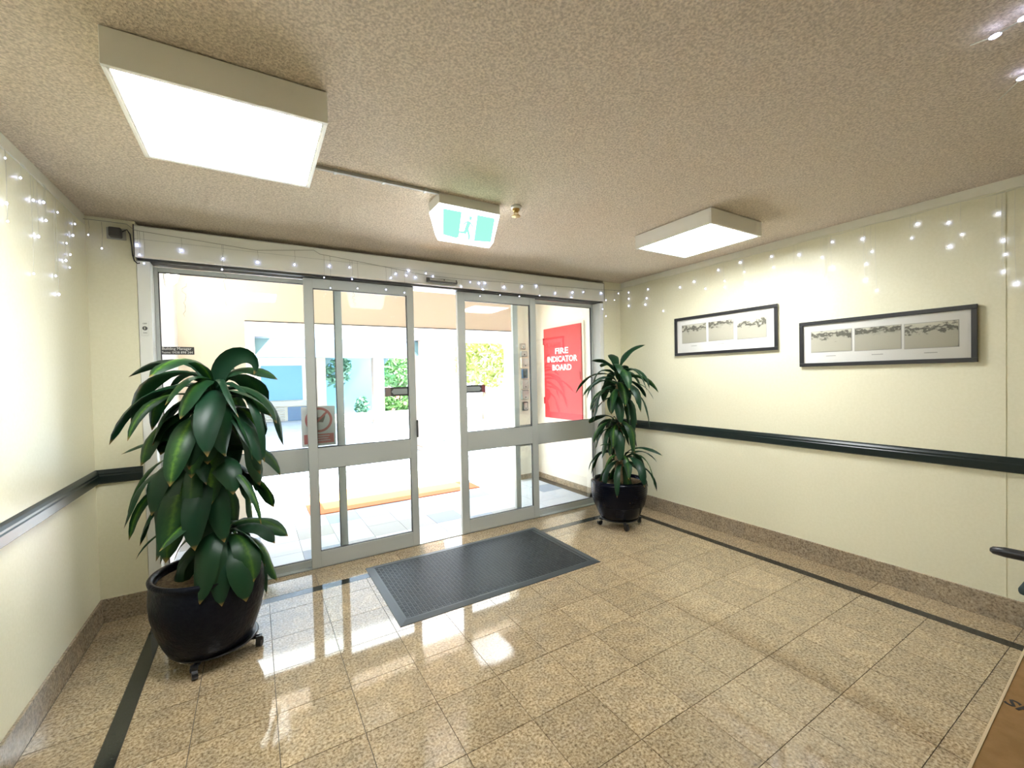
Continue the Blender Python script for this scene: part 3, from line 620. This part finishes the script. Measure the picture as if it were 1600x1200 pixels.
for x in (3.655, 4.235):
    dy = 0 if x < 4 else -.09
    bm = bmesh.new(); tube(bm, [(x+.02, -2.955+dy, .598), (x+.02, -2.965+dy, .598), (x+.02, -3.0+dy, .600), (x+.02, -3.2, .605), (x+.02, -3.45, .608)], .02, 12, [.008, .017, .022, .024, .022]); obj('armrest', bm, 'black_plastic', ch, True)
    bm = bmesh.new(); tube(bm, [(x+.02, -3.12, .60), (x+.03, -3.14, .50), (x+.045, -3.16, .425)], .012, 8); obj('arm_support', bm, 'black_plastic', ch, True)
for x, y_ in ((sx0+.05, sy1-.05), (sx1-.05, sy1-.05), (sx0+.05, sy0+.02), (sx1-.05, sy0+.02)):
    bm = bmesh.new(); tube(bm, [(x, y_, 0), (x, y_, .41)], .014, 10); obj('leg', bm, 'black_plastic', ch, True)
for x in (sx0+.06, sx1-.06):
    bm = bmesh.new(); tube(bm, [(x, sy0+.01, .40), (x, sy0-.02, .55)], .012, 8); obj('back_support', bm, 'black_plastic', ch, True)

# ------------------------------------------------------------------ vestibule outside the doors
VL, VR, VY = .240, 4.265, 1.50
PLY, PLZ = .95, 2.36
pav = struct(box('ground_porch', -3, 9, .10, 3.6, -.2, -.004, 'grout'))
pts_x = [VL + .3*k for k in range(0, 14)]; k = 0
for i, a in enumerate(pts_x[:-1]):
    for j in range(11):
        y0 = .195 + .3*j; 
        m = ('paver_a', 'paver_b', 'paver_a', 'paver_c', 'paver_a')[(i*7+j*11+(i*j) % 3) % 5]
        tile_mesh(a, min(a+.3, VR), y0, y0+.3, m, pav, 'paving_tile')
struct(box('wall_porch_left', VL-.25, VL, .22, VY+.35, -.1, 2.6, 'out_white'))
struct(box('wall_porch_right', VR, VR+.25, .22, VY+.35, -.1, 2.6, 'out_cream'))
ww = struct(box('wall_outer', VL-.3, .77, VY, VY+.35, -.1, 2.6, 'peach'))
struct(box('wall_outer', 3.93, VR+.3, VY, VY+.35, -.1, 2.6, 'out_cream'))
struct(box('wall_outer', .77, 3.93, VY, VY+.35, 2.045, 2.6, 'peach'))
struct(box('trim_7', .77, 3.93, VY-.004, VY+.004, 2.038, 2.050, 'alu_dark'))
struct(box('ceiling_porch', VL-.3, VR+.3, .2, VY+.35, 2.6, 2.8, 'out_white'))
struct(box('baseboard_porch', VR-.012, VR, .22, VY, 0, .07, 'granite_skirt')); struct(box('baseboard_pier', 3.93, VR-.012, VY-.012, VY, 0, .07, 'granite_skirt'))
# round porch light seen high in the left side panel
pg = thing('porch_light', 'round white oyster light on the porch wall, upper left behind the glass', 'light')
bm = bmesh.new(); lathe(bm, [(0, 0), (.13, 0), (.135, .012), (.130, .022), (0, .022)], 32); q = obj('base_plate', bm, 'white_enamel', pg, True); q.rotation_euler = (0, PI/2, 0); q.location = (VL, PLY, PLZ)
bm = bmesh.new(); lathe(bm, [(.118, .0222), (.112, .045), (.085, .072), (.045, .086), (0, .090)], 32); q = obj('glass_dome', bm, 'porch_lens', pg, True); q.rotation_euler = (0, PI/2, 0); q.location = (VL, PLY, PLZ)
# fire indicator cabinet
fc = thing('fire_indicator_cabinet', 'bright red fire indicator board cabinet on the porch wall', 'cabinet')
FY0, FY1, FZ0, FZ1 = .500, 1.275, .865, 2.060
box('frame', VR-.022, VR, FY0-.03, FY1+.03, FZ0-.03, FZ1+.03, 'out_cream', fc, .002)
dr = box('cabinet_door', VR-.036, VR-.0221, FY0, FY1, FZ0, FZ1, 'red_paint', fc, .003)
for z in (1.05, 1.85): box('hinge', VR-.044, VR-.030, FY1-.006, FY1+.012, z, z+.09, 'red_paint', dr, .003)
box('latch', VR-.044, VR-.0361, FY0+.02, FY0+.055, 1.37, 1.47, 'red_paint', dr, .004)
box('door_ridge', VR-.0385, VR-.0361, FY0+.05, FY1-.02, 1.835, 1.842, 'red_paint', dr)
for s, z, wd in (('FIRE', 1.745, .27), ('INDICATOR', 1.640, .62), ('BOARD', 1.530, .40)):
    text('lettering', s, .105, 'white_letter', dr, frame_mtx((VR-.0365, (FY0+FY1)/2, z), (0, -1, 0), (0, 0, 1)), .001, wd, .0025)
# small devices on the pier
dev = [(3.985, 4.060, 1.800, 1.880, 'decal_brown', 'brown call box, topmost on the porch pier'), (3.985, 4.085, 1.700, 1.775, 'decal_grey', 'pale grey box second from the top on the porch pier'),
       (3.985, 4.110, 1.545, 1.690, 'peach', 'pink panel third from the top on the porch pier'), (4.000, 4.085, 1.400, 1.530, 'blue_panel', 'blue box in the middle of the porch pier'),
       (3.990, 4.100, 1.255, 1.385, 'grey_louvre', 'grey meter box below the blue box on the porch pier'), (3.985, 4.095, 1.110, 1.240, 'decal_grey', 'grey panel second from the bottom on the porch pier'), (4.000, 4.080, .955, 1.075, 'decal_dark', 'dark card reader, lowest on the porch pier')]
for x0, x1, z0, z1, m, lb in dev:
    t = thing('wall_device', lb, 'wall box', group='small boxes on the porch pier'); box('casing', x0, x1, VY-.035, VY, z0, z1, m, t, .004)
    box('face_plate', x0+.012, x1-.012, VY-.038, VY-.0345, z0+.012, z1-.012, 'alu' if m != 'blue_panel' else 'teal', t, .001)
    bm = bmesh.new(); bmesh.ops.create_uvsphere(bm, u_segments=10, v_segments=6, radius=.009, matrix=Matrix.Translation(((x0+x1)/2, VY-.039, z0+.03))); obj('button', bm, 'decal_dark', t, True)
# outdoor mat
om = thing('outdoor_mat', 'faded orange bordered yellow mat on the porch outside the doors', 'doormat')
ax, bx, ay, by = 1.30, 3.30, 1.46, 2.42; e = .16
for q in ((ax, bx, ay, ay+e), (ax, bx, by-e, by), (ax, ax+e, ay+e, by-e), (bx-e, bx, ay+e, by-e)): box('border', *q, .0005, .010, 'mat_orange', om, .002)
box('centre', ax+e, bx-e, ay+e, by-e, .0005, .009, 'mat_yellow', om)

# ------------------------------------------------------------------ courtyard
struct(box('ground_courtyard', -14, 30, 3.6, 40, -.2, -.002, 'paving')); 
struct(box('ground_side', -14, -3, 1.9, 3.6, -.2, -.002, 'paving')); struct(box('ground_side', 9, 30, 1.9, 3.6, -.2, -.002, 'paving'))
def column(label, x, y, r, h, m='column_cream', brackets=(), group=None, top_z=None):
    t = thing('portico_column', label, 'column', group=group)
    box('shaft', x-r, x+r, y-r, y+r, .08, h, m, t, .01); box('base', x-r-.03, x+r+.03, y-r-.03, y+r+.03, 0, .08, m, t, .01)
    for s in brackets:
        bm = bmesh.new(); prism(bm, [(x+s*r, h-.02), (x+s*(r+.22), h-.02), (x+s*r, h-.30)], 1, y-.05, y+.05); obj('bracket', bm, 'teal', t)
    return t
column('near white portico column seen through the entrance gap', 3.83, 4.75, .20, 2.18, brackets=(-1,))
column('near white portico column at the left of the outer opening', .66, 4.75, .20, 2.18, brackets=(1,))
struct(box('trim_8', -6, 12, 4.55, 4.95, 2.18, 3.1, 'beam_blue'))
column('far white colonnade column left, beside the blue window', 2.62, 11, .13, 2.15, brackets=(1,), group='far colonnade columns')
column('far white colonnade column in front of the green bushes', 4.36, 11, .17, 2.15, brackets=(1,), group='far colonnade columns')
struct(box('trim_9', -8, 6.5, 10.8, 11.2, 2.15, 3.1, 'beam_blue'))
struct(box('ceiling_walkway_shade', -8, 5.1, 4.95, 14.3, 2.95, 3.1, 'out_white'))  # walkway roof slab, added and extended to keep the far courtyard in shade
# pale blue building behind
bb = thing('courtyard_building', 'pale blue and cream building across the courtyard', 'building')
box('wall', -6, 4.4, 14.0, 14.3, 0, 4.5, 'out_cream', bb); box('blue_wall', 2.9, 5.2, 13.4, 13.9, .2, 3.2, 'blue_wall', bb); box('blue_window', 1.05, 2.35, 13.95, 14.02, .75, 2.0, 'blue_wall', bb)
box('window_ledge', .8, 2.5, 13.8, 14.0, .55, .72, 'grey_louvre', bb)
for k in range(6): box('louvre', .95, 1.75, 13.9, 13.97, .02+.085*k, .07+.085*k, 'grey_louvre', bb)
box('blue_door', 1.85, 2.5, 13.94, 14.0, 0, .5, 'blue_panel', bb)
b1 = tag(box('meter_box', .86, 1.06, 10.2, 10.4, .38, .62, 'teal', None, .01), 'small dark box on the courtyard seen beside the left plant', 'box'); b1.location.z = -.38
pb = thing('planter_box', 'white planter box with blue side behind the near column', 'planter')
box('body', 4.42, 4.98, 5.60, 6.5, 0, .66, 'blue_panel', pb, .01); box('rim', 4.38, 5.02, 5.56, 6.54, .661, .74, 'out_white', pb, .01)
bench = thing('garden_wall', 'low pale garden wall in front of the far bushes', 'low wall'); box('wall_body', 3.0, 8.0, 11.6, 11.9, 0, .22, 'out_cream', bench); box('capping', 2.95, 8.05, 11.55, 11.95, .221, .28, 'out_white', bench)
def bush(name, label, cat, x, y, z, rx, ry, rz, n, ls, m, seed, trunk=None, group=None, flowers=0):
    t = thing(name, label, cat, group=group); rnd = random.Random(seed); vs, fs = [], []
    for i in range(n):
        u, v, r = rnd.uniform(-1, 1), rnd.uniform(0, 2*PI), rnd.uniform(.55, 1)
        s = math.sqrt(1-u*u); c = Vector((x+rx*r*s*math.cos(v), y+ry*r*s*math.sin(v), z+rz*r*u))
        a = Vector((rnd.uniform(-1, 1), rnd.uniform(-1, 1), rnd.uniform(-1, .6))).normalized(); b = a.cross(Vector((rnd.uniform(-1, 1), rnd.uniform(-1, 1), rnd.uniform(-1, 1)))).normalized()
        k = len(vs); l = ls*rnd.uniform(.7, 1.3); vs += [c-a*l, c+b*l*.4, c+a*l, c-b*l*.4]; fs.append((k, k+1, k+2, k+3))
    me = bpy.data.meshes.new('foliage'); me.from_pydata([tuple(q) for q in vs], [], fs); me.materials.append(M[m]); o = bpy.data.objects.new('foliage', me); C.objects.link(o); o.parent = t; o['kind'] = 'stuff'
    if trunk:
        bm = bmesh.new(); tube(bm, trunk, .1, 10, [.13, .10, .08, .06][:len(trunk)]); obj('trunk', bm, 'bark', t, True)
    for i in range(flowers):
        bm = bmesh.new(); bmesh.ops.create_icosphere(bm, subdivisions=1, radius=.07, matrix=Matrix.Translation((x+rnd.uniform(-.6, .6)*rx, y-ry*.95, z+rnd.uniform(-.5, .5)*rz))); obj('flower', bm, 'flower', t)
    return t
bush('garden_tree', 'thin teal-green tree with pale trunk before the blue wall', 'tree', 3.30, 12.6, 1.95, .55, .5, .75, 600, .12, 'foliage_teal', 1, [(3.45, 12.6, 0), (3.40, 12.6, .8), (3.50, 12.6, 1.5), (3.40, 12.6, 2.1)])
bush('garden_shrub', 'leafy green shrub between the far column and left sliding door edge', 'shrub', 6.1, 14.2, 1.75, .95, .7, .85, 1200, .13, 'foliage_green', 2, [(6.1, 14.2, 0), (6.1, 14.2, 1.4)])
bush('garden_shrub', 'low bright green shrub with orange flowers behind the garden wall', 'shrub', 5.5, 12.5, .55, .9, .4, .5, 1000, .12, 'foliage_green', 3, None, None, 4)
bush('garden_shrub', 'small dark shrub at the foot of the pale tree', 'shrub', 4.15, 12.55, .45, .25, .3, .4, 300, .10, 'foliage_teal', 9)
bush('garden_tree', 'yellow-green tree seen through the entrance gap', 'tree', 7.6, 9.5, 2.0, 1.1, 1.0, 1.0, 1300, .13, 'foliage_lime', 4, [(7.6, 9.5, 0), (7.55, 9.5, .7), (7.6, 9.5, 1.4)])
bush('garden_tree', 'yellow-green tree seen through the right sliding door', 'tree', 8.4, 7.2, 1.9, 1.1, 1.0, 1.1, 1400, .13, 'foliage_lime', 5, [(8.2, 7.2, 0), (8.3, 7.2, .8), (8.4, 7.2, 1.3)])
bush('garden_shrub', 'grey-green low shrub below the yellow-green tree at the right door', 'shrub', 7.6, 6.0, .45, .6, .35, .4, 600, .11, 'foliage_teal', 6)
struct(box('wall_boundary', -14, 30, 22, 22.3, 0, 5, 'out_white'))
